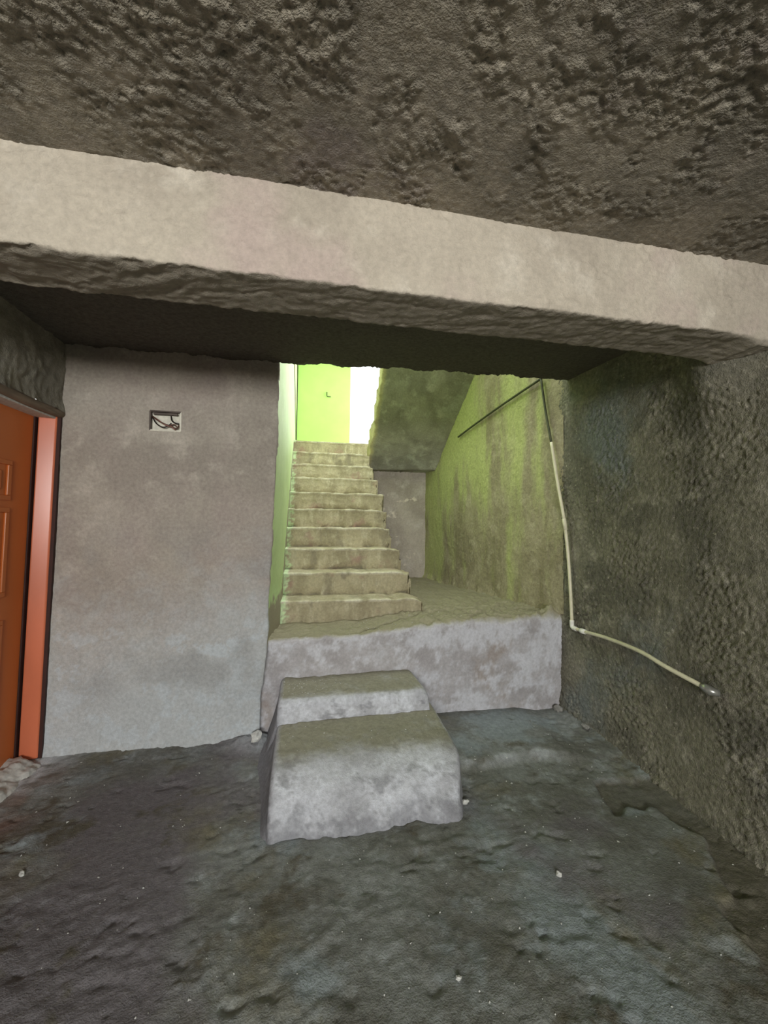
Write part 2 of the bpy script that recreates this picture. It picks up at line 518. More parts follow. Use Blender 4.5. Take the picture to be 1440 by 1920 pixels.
wl = sstep(BZ + 0.10, BZ, Zp)
Yd = Yp + np.where(isu, 0, -1) * dface
Zd = Zp + under * dund * np.where(prof[None, :, 2] == 2, 0.2, 1) + lower * wl * 0.7
# the underside curves down into the right-hand wall
fil = sstep(0.35, 0.10, XR - X)
Zd = Zd - 0.03 * fil ** 2 * wl * under * np.where(isu, 1, 0.7)
jag = 0.004 * fbm(X * 17, 2.0, 4.0, 4, 0.65)
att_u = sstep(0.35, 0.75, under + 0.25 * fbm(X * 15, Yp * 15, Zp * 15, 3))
Zd = Zd + jag * wl
P = np.stack([X, Yd, Zd], -1)
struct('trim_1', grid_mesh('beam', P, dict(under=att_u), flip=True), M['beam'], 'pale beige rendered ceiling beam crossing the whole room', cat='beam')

# ------------------------------------------------------------------ back wall left of the stairs, with a hole for the junction box
HX0, HX1, HZ0, HZ1 = -1.035, -0.845, 2.095, 2.225
def wall_edge_x(z):
    return -0.21 - 0.042 * sstep(2.3, 0.7, z) - 0.045 * sstep(0.75, 0.15, z)
xs = np.unique(np.round(np.concatenate([spans((XL - 0.05, HX0, 0.011)), spans((HX0, HX1, 0.011)), spans((HX1, -0.20, 0.011))]), 5))
zs = np.unique(np.round(np.concatenate([spans((-0.06, HZ0, 0.011)), spans((HZ0, HZ1, 0.011)), spans((HZ1, 2.72, 0.011))]), 5))
X, Z = np.meshgrid(xs, zs, indexing='ij')
W = sstep(-0.75, -0.20, X)
Xs = X + W * (wall_edge_x(Z) + 0.20 + 0.006 * fbm(0.3, 2.0, Z * 9, 4))
hx = np.maximum(np.maximum(HX0 - X, X - HX1), np.maximum(HZ0 - Z, Z - HZ1))
near = sstep(0.0, 0.03, hx)
D = near * (0.006 * fbm(X * 2, 3.3, Z * 2, 3) + 0.0028 * fbm(X * 12, 1.1, Z * 16, 3) + 0.0028 * ridged(X * 6, 0.2, Z * 13, 2) * sstep(0, 0.4, fbm(X * 1.6, 7, Z * 2, 2)))
D = D + 0.004 * np.exp(-(hx / 0.02) ** 2) * near
fl = np.exp(-np.maximum(Z, 0) / 0.05) * 0.02 + np.exp(-np.maximum(-0.2 - X, 0) / 0.02) * -0.006
Yv = YB - D - fl
# last column turns round the corner into the stairwell
P = np.stack([Xs, Yv, Z], -1)
P = np.concatenate([P, np.stack([Xs[-1], np.full_like(zs, YB + 0.012), zs], -1)[:, None].transpose(1, 0, 2), np.stack([Xs[-1] - 0.004, np.full_like(zs, YB + 0.12), zs], -1)[None]], 0)
XX, ZZ = P[..., 0], P[..., 2]
nz = fbm(XX * 6, 0.4, ZZ * 6, 5, 0.75)
salt_light = sstep(1.25, 0.10, ZZ + 0.22 * nz - 0.25 * sstep(-1.3, -0.3, XX)) * 0.8 + sstep(0.30, 0.85, nz + 0.5 * sstep(-0.6, -0.25, XX)) * sstep(1.2, 0.6, ZZ) * 0.6  # cool window light painted towards the foot, plus pale salt blotches
damp = sstep(0.0, 0.5, fbm(XX * 2.2, 0.1, ZZ * 1.6 + 4, 3)) * sstep(1.6, 1.0, ZZ) * 0.6 * sstep(0.2, 0.5, ZZ)
sm = np.exp(-(((XX + 0.90) / 0.13) ** 2 + ((ZZ - 2.055) / 0.05) ** 2)) * (0.9 + 0.5 * nz)
cx, cz = 0.5 * (xs[:-1] + xs[1:]), 0.5 * (zs[:-1] + zs[1:])
hole = np.zeros((P.shape[0] - 1, P.shape[1] - 1), bool)
hole[:len(cx)] = ((cx > HX0) & (cx < HX1))[:, None] & ((cz > HZ0) & (cz < HZ1))[None]
struct('wall_back', grid_mesh('wall_back', P, dict(salt_light=salt_light, damp=damp, smear=sm), hole, flip=False), M['wall_back'],
       'grey rendered back wall between the door and the stairs, paler at its foot', cat='wall')

# ------------------------------------------------------------------ right wall of the room
ys = spans((YF - 0.1, 0.9, 0.08), (0.9, 3.0, 0.0085))
zs = spans((-0.08, 2.75, 0.0085))
Y, Z = np.meshgrid(ys, zs, indexing='ij')
a, b = Y * 0.75 + Z * 0.66, -Y * 0.66 + Z * 0.75
mk = 0.35 + 0.65 * sstep(-0.3, 0.4, fbm(Y * 2.6, 0.3, Z * 1.6, 3))
D = 0.0105 * mk * spatter(a, b, 1.3, 46, 37, 6.0, 2, 0.8) + 0.0030 * fbm(a * 52, 0.1, b * 44, 2, 0.6) + 0.010 * fbm(Y * 1.8, 9, Z * 1.8, 3)
D = D + 0.05 * np.exp(-np.maximum(Z, 0) / 0.10) + 0.03 * sstep(2.1, 1.3, Y) + 0.13 * sstep(1.95, 2.36, Z) * np.exp(-((Y - 1.66) / 0.17) ** 2)
patch = poly_sd(Y, Z, [(1.93, 0.76), (2.05, 0.80), (2.10, 0.70), (2.0, 0.62), (1.9, 0.66)])
D = np.where(patch < 0, D * 0.3 + 0.006, D)
struct('wall_right', grid_mesh('wall_right', np.stack([XR - D, Y, Z], -1), flip=True), M['wall_right'],
       'dark rough-cast cement wall on the right, behind the slanting pipe', cat='wall')

# ------------------------------------------------------------------ left wall with the door opening
DY0, DY1, DZ0, DZ1 = 1.72, 2.90, 0.02, 2.17
ys = np.unique(np.round(np.concatenate([spans((YF - 0.1, DY0, 0.06)), spans((DY0, 2.96, 0.012))]), 5))
zs = np.unique(np.round(np.concatenate([spans((-0.06, DZ1, 0.03)), spans((DZ1, 2.75, 0.012))]), 5))
Y, Z = np.meshgrid(ys, zs, indexing='ij')
D = 0.008 * fbm(Y * 3, 1, Z * 3, 3) + 0.010 * spatter(Y, Z, 2.0, 9, 6, 4.0, 3, 0.6) * (Z > DZ1) + 0.004 * fbm(Y * 25, 1, Z * 18, 3)
D = D + 0.02 * np.exp(-np.maximum(Z - DZ1, 0) / 0.03) * (Z > DZ1 - 0.02)
Zj = Z + np.where(np.abs(Z - DZ1) < 1e-4, 0.020 * fbm(Y * 12, 0.2, 0.9, 3), 0)
hole = ((ys[:-1] >= DY0 - 1e-4))[:, None] & ((zs[1:] <= DZ1 + 1e-4))[None]
struct('wall_left', grid_mesh('wall_left', np.stack([XL + D, Y, Zj], -1), hole=hole), M['wall_left'],
       'rough grey cement wall on the left, above and around the orange door', cat='wall')

# ------------------------------------------------------------------ window wall behind the photographer
WX0, WX1, WZ0, WZ1 = -1.53, 0.83, 1.25, 2.45
ob = struct('wall_front', boxes('wall_front', [(XL - 0.1, WX0, YF - 0.2, YF, -0.05, ZC + 0.1), (WX1, XR + 0.1, YF - 0.2, YF, -0.05, ZC + 0.1),
            (WX0, WX1, YF - 0.2, YF, -0.05, WZ0), (WX0, WX1, YF - 0.2, YF, WZ1, ZC + 0.1)]), M['concrete'],
            'plain rendered wall with a wide window behind the viewpoint', cat='wall')
win = thing('window_1', 'wide white-framed window behind the viewpoint', 'window', (-0.25, YF - 0.1, WZ0))
win['kind'] = 'structure'
for nm, bx in (('frame', (WX0, WX0 + 0.06, YF - 0.13, YF - 0.07, WZ0, WZ1)), ('frame', (WX1 - 0.06, WX1, YF - 0.13, YF - 0.07, WZ0, WZ1)),
               ('frame', (WX0, WX1, YF - 0.13, YF - 0.07, WZ0, WZ0 + 0.06)), ('frame', (WX0, WX1, YF - 0.13, YF - 0.07, WZ1 - 0.06, WZ1)),
               ('mullion', (-0.28, -0.22, YF - 0.13, YF - 0.07, WZ0, WZ1))):
    child(nm, boxes(nm, [bx], 0.006), M['frame'], win)

# ------------------------------------------------------------------ stairwell shell
SZT = 4.9                        # stairwell roof
YFAR = 6.72                      # far wall of the landing
ZL = 2.64                        # landing level
# left stairwell wall, lime painted above a ragged line
ys = spans((YB + 0.004, 6.75, 0.022))
zs = spans((0.60, 3.0, 0.018), (3.0, SZT, 0.08))
Y, Z = np.meshgrid(ys, zs, indexing='ij')
x0 = wall_edge_x(Z) - 0.002
Xw = x0 + (-0.197 - x0) * sstep(2.95, 3.5, Y) - 0.003 * fbm(Y * 3, 0, Z * 3, 3)
stepz = 0.66 + np.clip((Y - 3.4) / 0.26 + 1, 0, 10) * 0.20
nz = fbm(Y * 16, 0.4, Z * 22, 4, 0.65)
drip = 0.06 * np.maximum(0, pn(Y * 30, 0.5, Z * 1.5))
base = np.where(Y < 3.35, 0.90, stepz + 0.05)
bare = 1 - sstep(-0.03, 0.03, Z - base + 0.07 * nz + drip)
pale = sstep(0.16, 0.02, Z - base + 0.05 * nz) * 0.8 * (1 - bare)
struct('wall_stair_left', grid_mesh('wall_stair_left', np.stack([Xw, Y, Z], -1), dict(bare=bare, pale=pale)), M['limewall'],
       'lime green painted wall along the left side of the stairs', cat='wall')
# right stairwell wall: stained render, added unseen window to light the landing
ys = np.unique(np.round(np.concatenate([spans((2.94, 5.80, 0.014)), spans((5.80, 6.60, 0.08)), spans((6.60, 6.75, 0.05))]), 5))
zs = np.unique(np.round(np.concatenate([spans((0.62, 3.1, 0.014)), spans((3.1, 4.4, 0.08)), spans((4.4, SZT, 0.1))]), 5))
Y, Z = np.meshgrid(ys, zs, indexing='ij')
D = 0.0035 * ridged(Y * 9, 1.3, Z * 9, 3) + 0.0028 * fbm(Y * 34, 0.1, Z * 34, 3, 0.6) + 0.010 * fbm(Y * 1.8, 4, Z * 1.8, 3)
D = D + 0.06 * np.exp(-np.maximum(Z - 0.68, 0) / 0.06) * (0.6 + 0.6 * fbm(Y * 7, 0, Z * 7, 3))
D = np.where((Y < 2.995) & (Z < 0.76), -0.10, D)
green_stain_light = sstep(-0.35, 0.55, fbm(Y * 2.6, 1.7, Z * 0.55, 4, 0.6) + 0.35 * sstep(1.2, 2.3, Z) - 0.3 * sstep(1.0, 0.7, Z) - 0.6 * sstep(3.7, 2.95, Y)) * 0.85  # green stain mixed with lime bounce light painted towards the top
hole = ((ys[:-1] > 5.79) & (ys[1:] < 6.61))[:, None] & ((zs[:-1] > 3.09) & (zs[1:] < 4.41))[None]
struct('wall_stair_right', grid_mesh('wall_stair_right', np.stack([stair_right_x(Y) - D, Y, Z], -1), dict(green_stain_light=green_stain_light), hole=hole, flip=True), M['stairR'],
       'green-stained streaky render on the right wall of the stairwell', cat='wall')
# wall below the landing
xs = spans((-0.3, 2.0, 0.02))
zs = spans((0.4, 2.40, 0.02))
X, Z = np.meshgrid(xs, zs, indexing='ij')
D = 0.01 * fbm(X * 4, 0, Z * 4, 4)
struct('wall_stair_back', grid_mesh('wall_stair_back', np.stack([X, 5.85 - D, Z], -1)), M['stairB'],
       'patchy grey and white wall beneath the landing', cat='wall')
# far landing wall: lime panel, opening on the right
OX0 = 0.69
struct('wall_landing', boxes('wall_landing', [(-0.4, OX0, YFAR, YFAR + 0.15, 2.3, SZT), (OX0, 2.0, YFAR, YFAR + 0.15, 4.72, SZT), (1.64, 2.0, YFAR, YFAR + 0.15, 2.3, SZT),
       (OX0, 1.64, YFAR, YFAR + 0.15, 2.3, ZL)]), M['lime'], 'smooth lime green wall at the top of the stairs beside the bright opening', cat='wall')
struct('floor_landing', boxes('floor_landing', [(-0.35, 2.05, 5.745, YFAR + 0.01, 2.44, ZL)]), M['stair'], 'cement landing at the top of the stairs', cat='landing')
struct('ceiling_stair', boxes('ceiling_stair', [(-0.5, 2.3, 4.35, YFAR + 0.2, SZT, SZT + 0.12), (-0.5, 2.3, 2.6, 2.95, SZT, SZT + 0.12), (-0.5, -0.05, 2.95, 4.35, SZT, SZT + 0.12), (1.55, 2.3, 2.95, 4.35, SZT, SZT + 0.12)]), M['concrete'], 'plain slab with an added, unseen square rooflight over the stairwell', cat='ceiling')
struct('wall_stair_front', boxes('wall_stair_front', [(-0.5, 2.3, 2.62, 2.74, ZC + 0.2, SZT)]), M['concrete'], 'unseen upper wall added over the stair opening to block sky light', cat='wall')  # unseen, added to keep outside sky light off the steps

# ------------------------------------------------------------------ platform at the foot of the stairs
xs = spans((-0.36, 2.12, 0.012))
PF = 2.965
sp = [(PF, -0.06 + t * (0.62 + 0.06), 0.0) for t in np.linspace(0, 1, 44)]
for a in np.linspace(0, math.pi / 2, 6)[1:]:
    sp.append((PF + 0.035 - 0.035 * math.cos(a), 0.62 + 0.04 * math.sin(a), a / (math.pi / 2)))
sp += [(PF + 0.035 + t * 0.6, 0.66, 1.0) for t in np.linspace(0, 1, 44)[1:]]
sp += [(PF + 0.635 + t * (5.87 - PF - 0.635), 0.66, 1.0) for t in np.linspace(0, 1, 60)[1:]]
sp = np.array(sp)
X = np.repeat(xs[:, None], len(sp), 1)
X = -0.36 + (X + 0.36) * ((stair_right_x(np.maximum(sp[None, :, 0], 2.95)) + 0.36) / (2.12 + 0.36))
Yp = np.repeat(sp[None, :, 0], len(xs), 0)
Zp = np.repeat(sp[None, :, 1], len(xs), 0)
T = np.repeat(sp[None, :, 2], len(xs), 0)
D = 0.006 * fbm(X * 3, 1, Zp * 3, 3) + 0.004 * fbm(X * 16, 2, Zp * 16, 3)
k = sstep(0.3, 0.66, Zp)
crk = Yp - (3.02 + 0.32 * sstep(0.2, 1.15, X) + 0.05 * fbm(X * 4, 0, 1, 3))        # broken mortar edge running across the top
rise = 0.055 * sstep(0.25, 1.2, X) * k + 0.015 * sstep(-0.2, 2.0, X) * k
Ztop = Zp + rise + T * (0.014 * fbm(X * 8, Yp * 8, 0.3, 4, 0.65) + 0.030 * sstep(0.5, 0.9, X) * ridged(X * 7, Yp * 13, 1, 3) * sstep(4.4, 3.2, Yp) * 0.6)
Ztop = Ztop - T * 0.04 * np.exp(-(crk / 0.02) ** 2) * sstep(0.3, 0.5, X) * sstep(1.6, 1.2, X)
Ztop = Ztop - T * 0.05 * sstep(3.6, 5.8, Yp)
cl = np.exp(-(((X - 1.98) / 0.10) ** 2 + ((Yp - 3.02) / 0.08) ** 2)) * T
Ztop = Ztop + cl * 0.05 * (0.8 + fbm(X * 16, Yp * 16, 2, 3))
Yd = Yp - (1 - T) * D - (1 - T) * 0.02 * np.exp(-np.maximum(Zp, 0) / 0.03)
nz = fbm(X * 6, Yp * 6, Zp * 6, 5, 0.75)
tread = sstep(0.35, 0.8, T + 0.3 * nz)
salt_light = sstep(0.0, 0.9, nz + 0.35 * sstep(0.4, 1.3, X) + 0.25 * sstep(0.35, 0.65, Zp)) * (1 - T) * 0.8
solo('stair_platform', grid_mesh('stair_platform', np.stack([X, Yd, Ztop], -1), dict(tread=tread, salt_light=salt_light)), M['platform'],
     'raised grey cement platform with crumbling top at the foot of the staircase', 'platform')

# ------------------------------------------------------------------ two plastered entry steps in front of the platform
es = thing('entry_steps', 'two worn rounded cement steps leading up from the floor to the platform', 'steps', (0.3, 2.5, 0.0))

def mound(name, prof, xl, xr, flareL, flareR, seed, r=0.035):
    """prof: list (y, z, tread). ring per profile point, sides flare outwards to the floor"""
    prof = catmull([(p[0], p[1], p[2]) for p in prof], 9)
    prof = np.array([tuple(p) for p in prof])
    n = len(prof)
    y, z, tr = prof[:, 0], prof[:, 1], np.clip(prof[:, 2], 0, 1)
    L, R = xl(y), xr(y)
    cols = []
    for t in np.linspace(0, 1, 10):                 # left flank
        cols.append((L - flareL(y) * (1 - t) ** 1.5, y, -0.03 + t * (np.maximum(z - r, -0.03) + 0.03), tr * 0, 1 - 0 * y))
    for a in np.linspace(0, math.pi / 2, 5)[1:]:
        cols.append((L + r * (1 - math.cos(a)), y, np.maximum(z - r, -0.03) + (z - np.maximum(z - r, -0.03)) * math.sin(a), tr * a / 1.57, 1 - a / 1.57 + 0 * y))
    for t in np.linspace(0, 1, 70)[1:]:
        cols.append((L + r + t * (R - L - 2 * r), y, z, tr, 0 * y))
    for a in np.linspace(math.pi / 2, 0, 5)[1:]:
        cols.append((R - r * (1 - math.cos(a)), y, np.maximum(z - r, -0.03) + (z - np.maximum(z - r, -0.03)) * math.sin(a), tr * a / 1.57, 1 - a / 1.57 + 0 * y))
    for t in np.linspace(1, 0, 10)[1:]:
        cols.append((R + flareR(y) * (1 - t) ** 1.5, y, -0.03 + t * (np.maximum(z - r, -0.03) + 0.03), tr * 0, 1 - 0 * y))
    A = np.array([[np.broadcast_to(c, y.shape) for c in cc] for cc in cols])        # (ncol, 5, n)
    Xc, Yc, Zc, Tc, side = [A[:, i, :] for i in range(5)]
    d = 0.008 * fbm(Xc * 4 + seed, Yc * 4, Zc * 4, 3) + 0.0045 * fbm(Xc * 18, Yc * 18 + seed, Zc * 18, 3)
    Zc = Zc + d * Tc + 0.012 * sstep(0, 1, (Xc + 0.2) / 1.0) * Tc
    Yc = Yc - d * (1 - Tc) * 1.2
    Yc = Yc - sstep(0.13, 0.0, Zc) * (1 - side) * (0.018 + 0.035 * fbm(Xc * 6, 0.3, seed, 3, 0.6))
    nz = fbm(Xc * 6, Yc * 6, Zc * 6 + seed, 5, 0.72)
    tread = sstep(0.15, 1.0, Tc + 0.2 * nz) * 0.95
    grime_shade = np.clip(sstep(0.10, -0.01, Zc + 0.08 * nz) * 0.7 + 0.55 * sstep(0.35, 0.7, nz) * (1 - Tc) + 0.8 * side * (Xc < 0.2), 0, 1)  # shade painted on the left flank, with grime at the foot and in pits
    me = grid_mesh(name, np.stack([Xc, Yc, Zc], -1), dict(tread=tread, grime_shade=grime_shade), flip=True)
    return child(name, me, M['mound'], es)

mound('step', [(1.968, -0.04, 0), (1.985, 0.03, 0), (2.032, 0.105, 0), (2.10, 0.158, 0.05), (2.20, 0.194, 0.3), (2.33, 0.214, 0.85), (2.47, 0.224, 1), (2.62, 0.23, 1), (2.8, 0.23, 1)],
      lambda y: -0.165 + 0.0 * y, lambda y: 0.885 - 0.07 * sstep(2.25, 1.98, y), lambda y: 0.05 + 0.08 * sstep(2.1, 2.7, y), lambda y: 0.02 + 0 * y, 3.0)
mound('step', [(2.60, 0.10, 0), (2.605, 0.22, 0), (2.612, 0.27, 0), (2.622, 0.318, 0.0), (2.65, 0.352, 0.25), (2.70, 0.364, 0.9), (2.85, 0.372, 1), (3.0, 0.378, 1), (3.06, 0.38, 1)],
      lambda y: -0.165 + 0.0 * y, lambda y: 0.83 - 0.03 * sstep(2.6, 3.0, y), lambda y: 0.10 + 0 * y, lambda y: 0.06 + 0 * y, 9.0)

# ------------------------------------------------------------------ main staircase: ten steps
st = thing('staircase', 'straight narrow flight of crumbling cement steps rising between lime wall and stairwell', 'staircase', (0.35, 3.4, 0.66))
XRs = [1.00, 0.955, 0.91, 0.875, 0.875, 0.868, 0.862, 0.845, 0.825, 0.82]
for kk in range(10):
    y0, z1 = 3.40 + 0.26 * kk, 0.84 + 0.20 * kk
    z0 = z1 - (0.24 if kk == 0 else 0.20)
    xr = XRs[kk]
    xs = spans((-0.235, xr, 0.014))
    pr = [(y0 + 0.012, z0 - 0.03 + t * (z1 - z0 - 0.0), 0.0) for t in np.linspace(0, 1, 16)]
    for a in np.linspace(0, math.pi / 2, 4)[1:]:
        pr.append((y0 + 0.018 - 0.018 * math.cos(a), z1 - 0.018 + 0.018 * math.sin(a), a / 1.57))
    pr += [(y0 + 0.018 + t * 0.27, z1, 1.0) for t in np.linspace(0, 1, 14)[1:]]
    pr = np.array(pr)
    X = np.repeat(xs[:, None], len(pr), 1)
    Yp, Zp, T = [np.repeat(pr[None, :, i], len(xs), 0) for i in range(3)]
    d = 0.006 * fbm(X * 7, kk * 3.3, Zp * 9, 4, 0.6) + 0.004 * ridged(X * 5, kk * 1.7, Zp * 14, 2)
    nose = np.exp(-((Zp - z1) / 0.03) ** 2) * (1 - T)
    foot = np.exp(-np.maximum(Zp - (z0 + 0.0), 0) / 0.022) * (1 - T)
    Yd = Yp - d * (1 - T) - nose * (0.010 + 0.007 * fbm(X * 11, kk, 0.2, 3)) + foot * 0.045 * sstep(-0.5, 0.4, fbm(X * 5, kk * 9.1, 0.6, 4, 0.65))
    tilt = (0.022 * (1 - kk / 4.5)) * (X - 0.35)
    Zd = Zp + T * 0.006 * fbm(X * 10, Yp * 10, kk * 2.1, 3) + sstep(z0 + 0.05, z1, Zp) * (0.007 * fbm(X * 6, kk * 5.1, 0, 4, 0.6))
    # crumbled right end
    end = sstep(xr - 0.12, xr, X)
    Zd = Zd - end * sstep(z0, z1, Zp) * 0.018 * (1 + fbm(X * 12, kk * 7, 0.5, 2))
    Xd = X + end * (0.030 * fbm(kk * 3.1, Yp * 9, Zp * 14, 4, 0.6))
    P = np.stack([Xd, Yd, Zd], -1)
    # closing right end face going down and back
    e = P[-1].copy()
    e2 = e.copy()
    e2[:, 1] = np.maximum(e2[:, 1], y0 + 0.05)
    e2[:, 2] = np.minimum(e2[:, 2], z0 - 0.12)
    e3 = e2.copy()
    e3[:, 0] = -0.235
    P = np.concatenate([P, e2[None], e3[None]], 0)
    px_ = P[..., 0]
    worn = np.exp(-((P[..., 2] - (z1 - 0.006)) / 0.012) ** 2) * sstep(-0.6, 0.5, fbm(px_ * 9, kk * 4.4, 0.3, 4, 0.65)) * 0.8
    worn[-2:] = 0
    worn[:, -13:] *= 0.3
    paint = sstep(0.03, -0.01, px_ + 0.175 + 0.05 * fbm(px_ * 22, kk * 2.2, P[..., 2] * 26, 4, 0.65) + 0.004)
    child('step', grid_mesh('step', P, dict(paint=paint, worn_nose=worn)), M['stair'], st)

# ------------------------------------------------------------------ upper flight seen from below
nu, nv = 60, 110
U, V = np.meshgrid(np.linspace(0, 1, nu), np.linspace(-0.06, 2.2, nv), indexing='ij')   # V=0 foot, 1 = reference point higher up
lf, lt = np.array([0.86, 5.67, 2.32]), np.array([0.86, 4.65, 3.33])
rf, rt = np.array([1.84, 5.45, 2.32]), np.array([1.96, 4.41, 3.24])
Pp = (lf[None, None] * (1 - V[..., None]) + lt[None, None] * V[..., None]) * (1 - U[..., None]) + (rf[None, None] * (1 - V[..., None]) + rt[None, None] * V[..., None]) * U[..., None]
Pp[..., 0] = 0.86 + (Pp[..., 0] - 0.86) * np.minimum(1, (stair_right_x(Pp[..., 1]) - 0.86) / (Pp[-1:, :, 0] - 0.86))
eg = sstep(0.10, 0.0, U)
Pp[..., 0] += eg * (0.035 * fbm(V * 9, 0.3, 0.2, 4, 0.6) + 0.03 * np.abs(np.sin(V * 15)) - 0.02)
dd = 0.012 * fbm(Pp[..., 0] * 5, Pp[..., 1] * 5, Pp[..., 2] * 5, 4)
Pp[..., 2] += dd + eg * 0.02 * fbm(V * 14, 3.3, 0.2, 3)
lo = Pp[:, :1].copy()
lo[..., 1] += 0.02
lo[..., 2] = 2.26 + 0.004 * np.random.RandomState(2).normal(size=lo[..., 2].shape)
lo2 = lo.copy()
lo2[..., 1] = 5.87
Pp = np.concatenate([lo2, lo, Pp], 1)
# the thickness on the left edge and over the top
L1 = Pp[:1].copy()
L1[..., 0] += 0.015
L1[..., 1] += 0.09
L1[..., 2] += 0.10
L2 = Pp[:1].copy()
L2[..., 1] += 0.02
L2[..., 2] += 0.22
T2 = Pp[-1:].copy()
T2[..., 2] += 0.22
Pf = np.concatenate([T2, L2, L1, Pp], 0)
edge = np.zeros(Pf.shape[:2])
edge[1:3] = 1
edge[3:] = np.clip(np.concatenate([eg[:, :1] * 0, eg[:, :1] * 0, eg], 1) * 1.2, 0, 1) ** 3
solo('upper_stair_flight', grid_mesh('upper_stair_flight', Pf, dict(edge=edge)), M['soffit'],
     'underside of the upper stair flight with ragged left edge, against the green-stained wall', 'staircase')

# ------------------------------------------------------------------ door
dr = thing('door_1', 'orange-brown wooden door with glossy frame in the left wall', 'door', (XL, 2.3, 0.1))
dr['kind'] = 'structure'
def splayed(name, x0, x1, ya, yb, thick, z0, z1):
    """upright board facing the room: from (x0, ya) at the leaf to (x1, yb) at the wall face"""
    v = [(x0, ya, z0), (x1, yb, z0), (x1, yb + thick, z0), (x0, ya + thick, z0)]
    v = v + [(p[0], p[1], z1) for p in v]
    import bmesh
    bm = bmesh.new()
    vs = [bm.verts.new(p) for p in v]
    for q in box_verts(0, 1, 0, 1, 0, 1)[1]:
        bm.faces.new([vs[i] for i in q])
    bmesh.ops.bevel(bm, geom=bm.edges[:], offset=0.009, segments=3, affect='EDGES', profile=0.5)
    me = bpy.data.meshes.new(name)
    bm.to_mesh(me)
    bm.free()
    for p in me.polygons:
        p.use_smooth = False
    return me
child('jamb', splayed('jamb', -1.684, -1.593, 2.840, 2.866, 0.05, 0.015, 2.15), M['jamb'], dr)
child('jamb', splayed('jamb', -1.684, -1.585, 1.78, 1.75, 0.04, 0.015, 2.15), M['jamb'], dr)
child('jamb_rebate', boxes('jamb_rebate', [(-1.76, -1.690, 2.826, 2.87, 0.015, 2.15)], 0.003), M['gap'], dr)
child('side_gap', boxes('side_gap', [(-1.72, -1.574, 2.872, 2.93, 0.0, 2.15)]), M['gap'], dr)  # dark box standing in for the shade in the gap
child('head_rail', boxes('head_rail', [(-1.76, -1.60, 1.75, 2.88, 2.13, 2.19)], 0.004), M['chip'], dr)
child('wall_reveal', boxes('wall_reveal', [(-1.90, -1.80, 1.6, 3.0, -0.1, 2.3)]), M['gap'], dr)
lt_pts = [(XL - 0.005, y, 2.165 + 0.004 * math.sin(y * 9)) for y in np.linspace(1.70, 2.885, 30)]
child('lintel', tube('lintel', lt_pts, 0.027, 14), M['lintel'], dr)
LX = -1.698                      # face of the leaf
leaf = child('leaf', boxes('leaf', [(LX - 0.045, LX, 1.80, 2.832, 0.05, 2.135)], 0.004), M['door'], dr)
for (py0, py1, pz0, pz1) in ((2.00, 2.655, 1.60, 1.83), (2.00, 2.655, 1.05, 1.56), (2.00, 2.655, 0.25, 0.92)):
    lst = [(LX - 0.002, LX + 0.012, py0, py1, pz0, pz0 + 0.028), (LX - 0.002, LX + 0.012, py0, py1, pz1 - 0.028, pz1),
           (LX - 0.002, LX + 0.012, py0, py0 + 0.028, pz0 + 0.028, pz1 - 0.028), (LX - 0.002, LX + 0.012, py1 - 0.028, py1, pz0 + 0.028, pz1 - 0.028)]
    child('moulding', boxes('moulding', lst, 0.004), M['door'], leaf)
    child('panel', boxes('panel', [(LX - 0.002, LX + 0.009, py0 + 0.07, py1 - 0.07, pz0 + 0.06, pz1 - 0.06)], 0.008), M['door'], leaf)
# rough mortar threshold
ys = spans((1.72, 2.90, 0.014))
un = np.linspace(0, 1, 26)
Yt, Ut = np.meshgrid(ys, un, indexing='ij')
Xt = XL - 0.16 + Ut * 0.22
Zt = 0.085 * np.clip(1 - ((Ut - 0.35) / 0.65).clip(0, 1) ** 1.6, 0, 1) - 0.02 + 0.02 * fbm(Xt * 14, Yt * 14, 0.4, 4, 0.6) - 0.05 * sstep(2.80, 2.88, Yt)
child('threshold', grid_mesh('threshold', np.stack([Xt, Yt, Zt], -1), flip=True), M['chip'], dr)

# the old wall leans: shift wall and door together
_done = set()
for o in [bpy.data.objects['wall_left'], dr] + list(dr.children_recursive):
    if o.type == 'MESH' and o.data.name not in _done:
        _done.add(o.data.name)
        for v in o.data.vertices:
            v.co.x += -0.018 + 0.022 * v.co.z

# ------------------------------------------------------------------ junction box with loose wires
jb = thing('junction_box', 'recessed open electrical box with loose brown wires on the grey back wall', 'junction box', (-0.94, YB, 2.16))
t = 0.006
child('back_plate', boxes('back_plate', [(HX0 - 0.01, HX1 + 0.01, YB + 0.030, YB + 0.036, HZ0 - 0.01, HZ1 + 0.01)]), M['boxback'], jb)
child('side_wall', boxes('side_wall', [(HX0 - 0.004, HX0 + t, YB - 0.003, YB + 0.03, HZ0, HZ1)], 0.002), M['boxrim'], jb)
child('side_wall', boxes('side_wall', [(HX1 - t, HX1 + 0.004, YB - 0.002, YB + 0.03, HZ0, HZ1)], 0.002), M['boxback'], jb)
child('side_wall', boxes('side_wall', [(HX0, HX1, YB - 0.002, YB + 0.03, HZ0 - 0.004, HZ0 + t)], 0.002), M['boxback'], jb)
child('side_wall', boxes('side_wall', [(HX0, HX1, YB - 0.003, YB + 0.03, HZ1 - t, HZ1 + 0.004)], 0.002), M['boxrim'], jb)
child('top_clip', boxes('top_clip', [(HX0 + 0.02, HX1 - 0.02, YB - 0.004, YB + 0.016, HZ1 - 0.024, HZ1 - 0.010)], 0.003), M['boxrim'], jb)
def bpt(u, v, d):      # u right 0..1, v up 0..1, d out of the wall
    return (HX0 + u * (HX1 - HX0), YB + 0.028 - d, HZ0 + v * (HZ1 - HZ0))
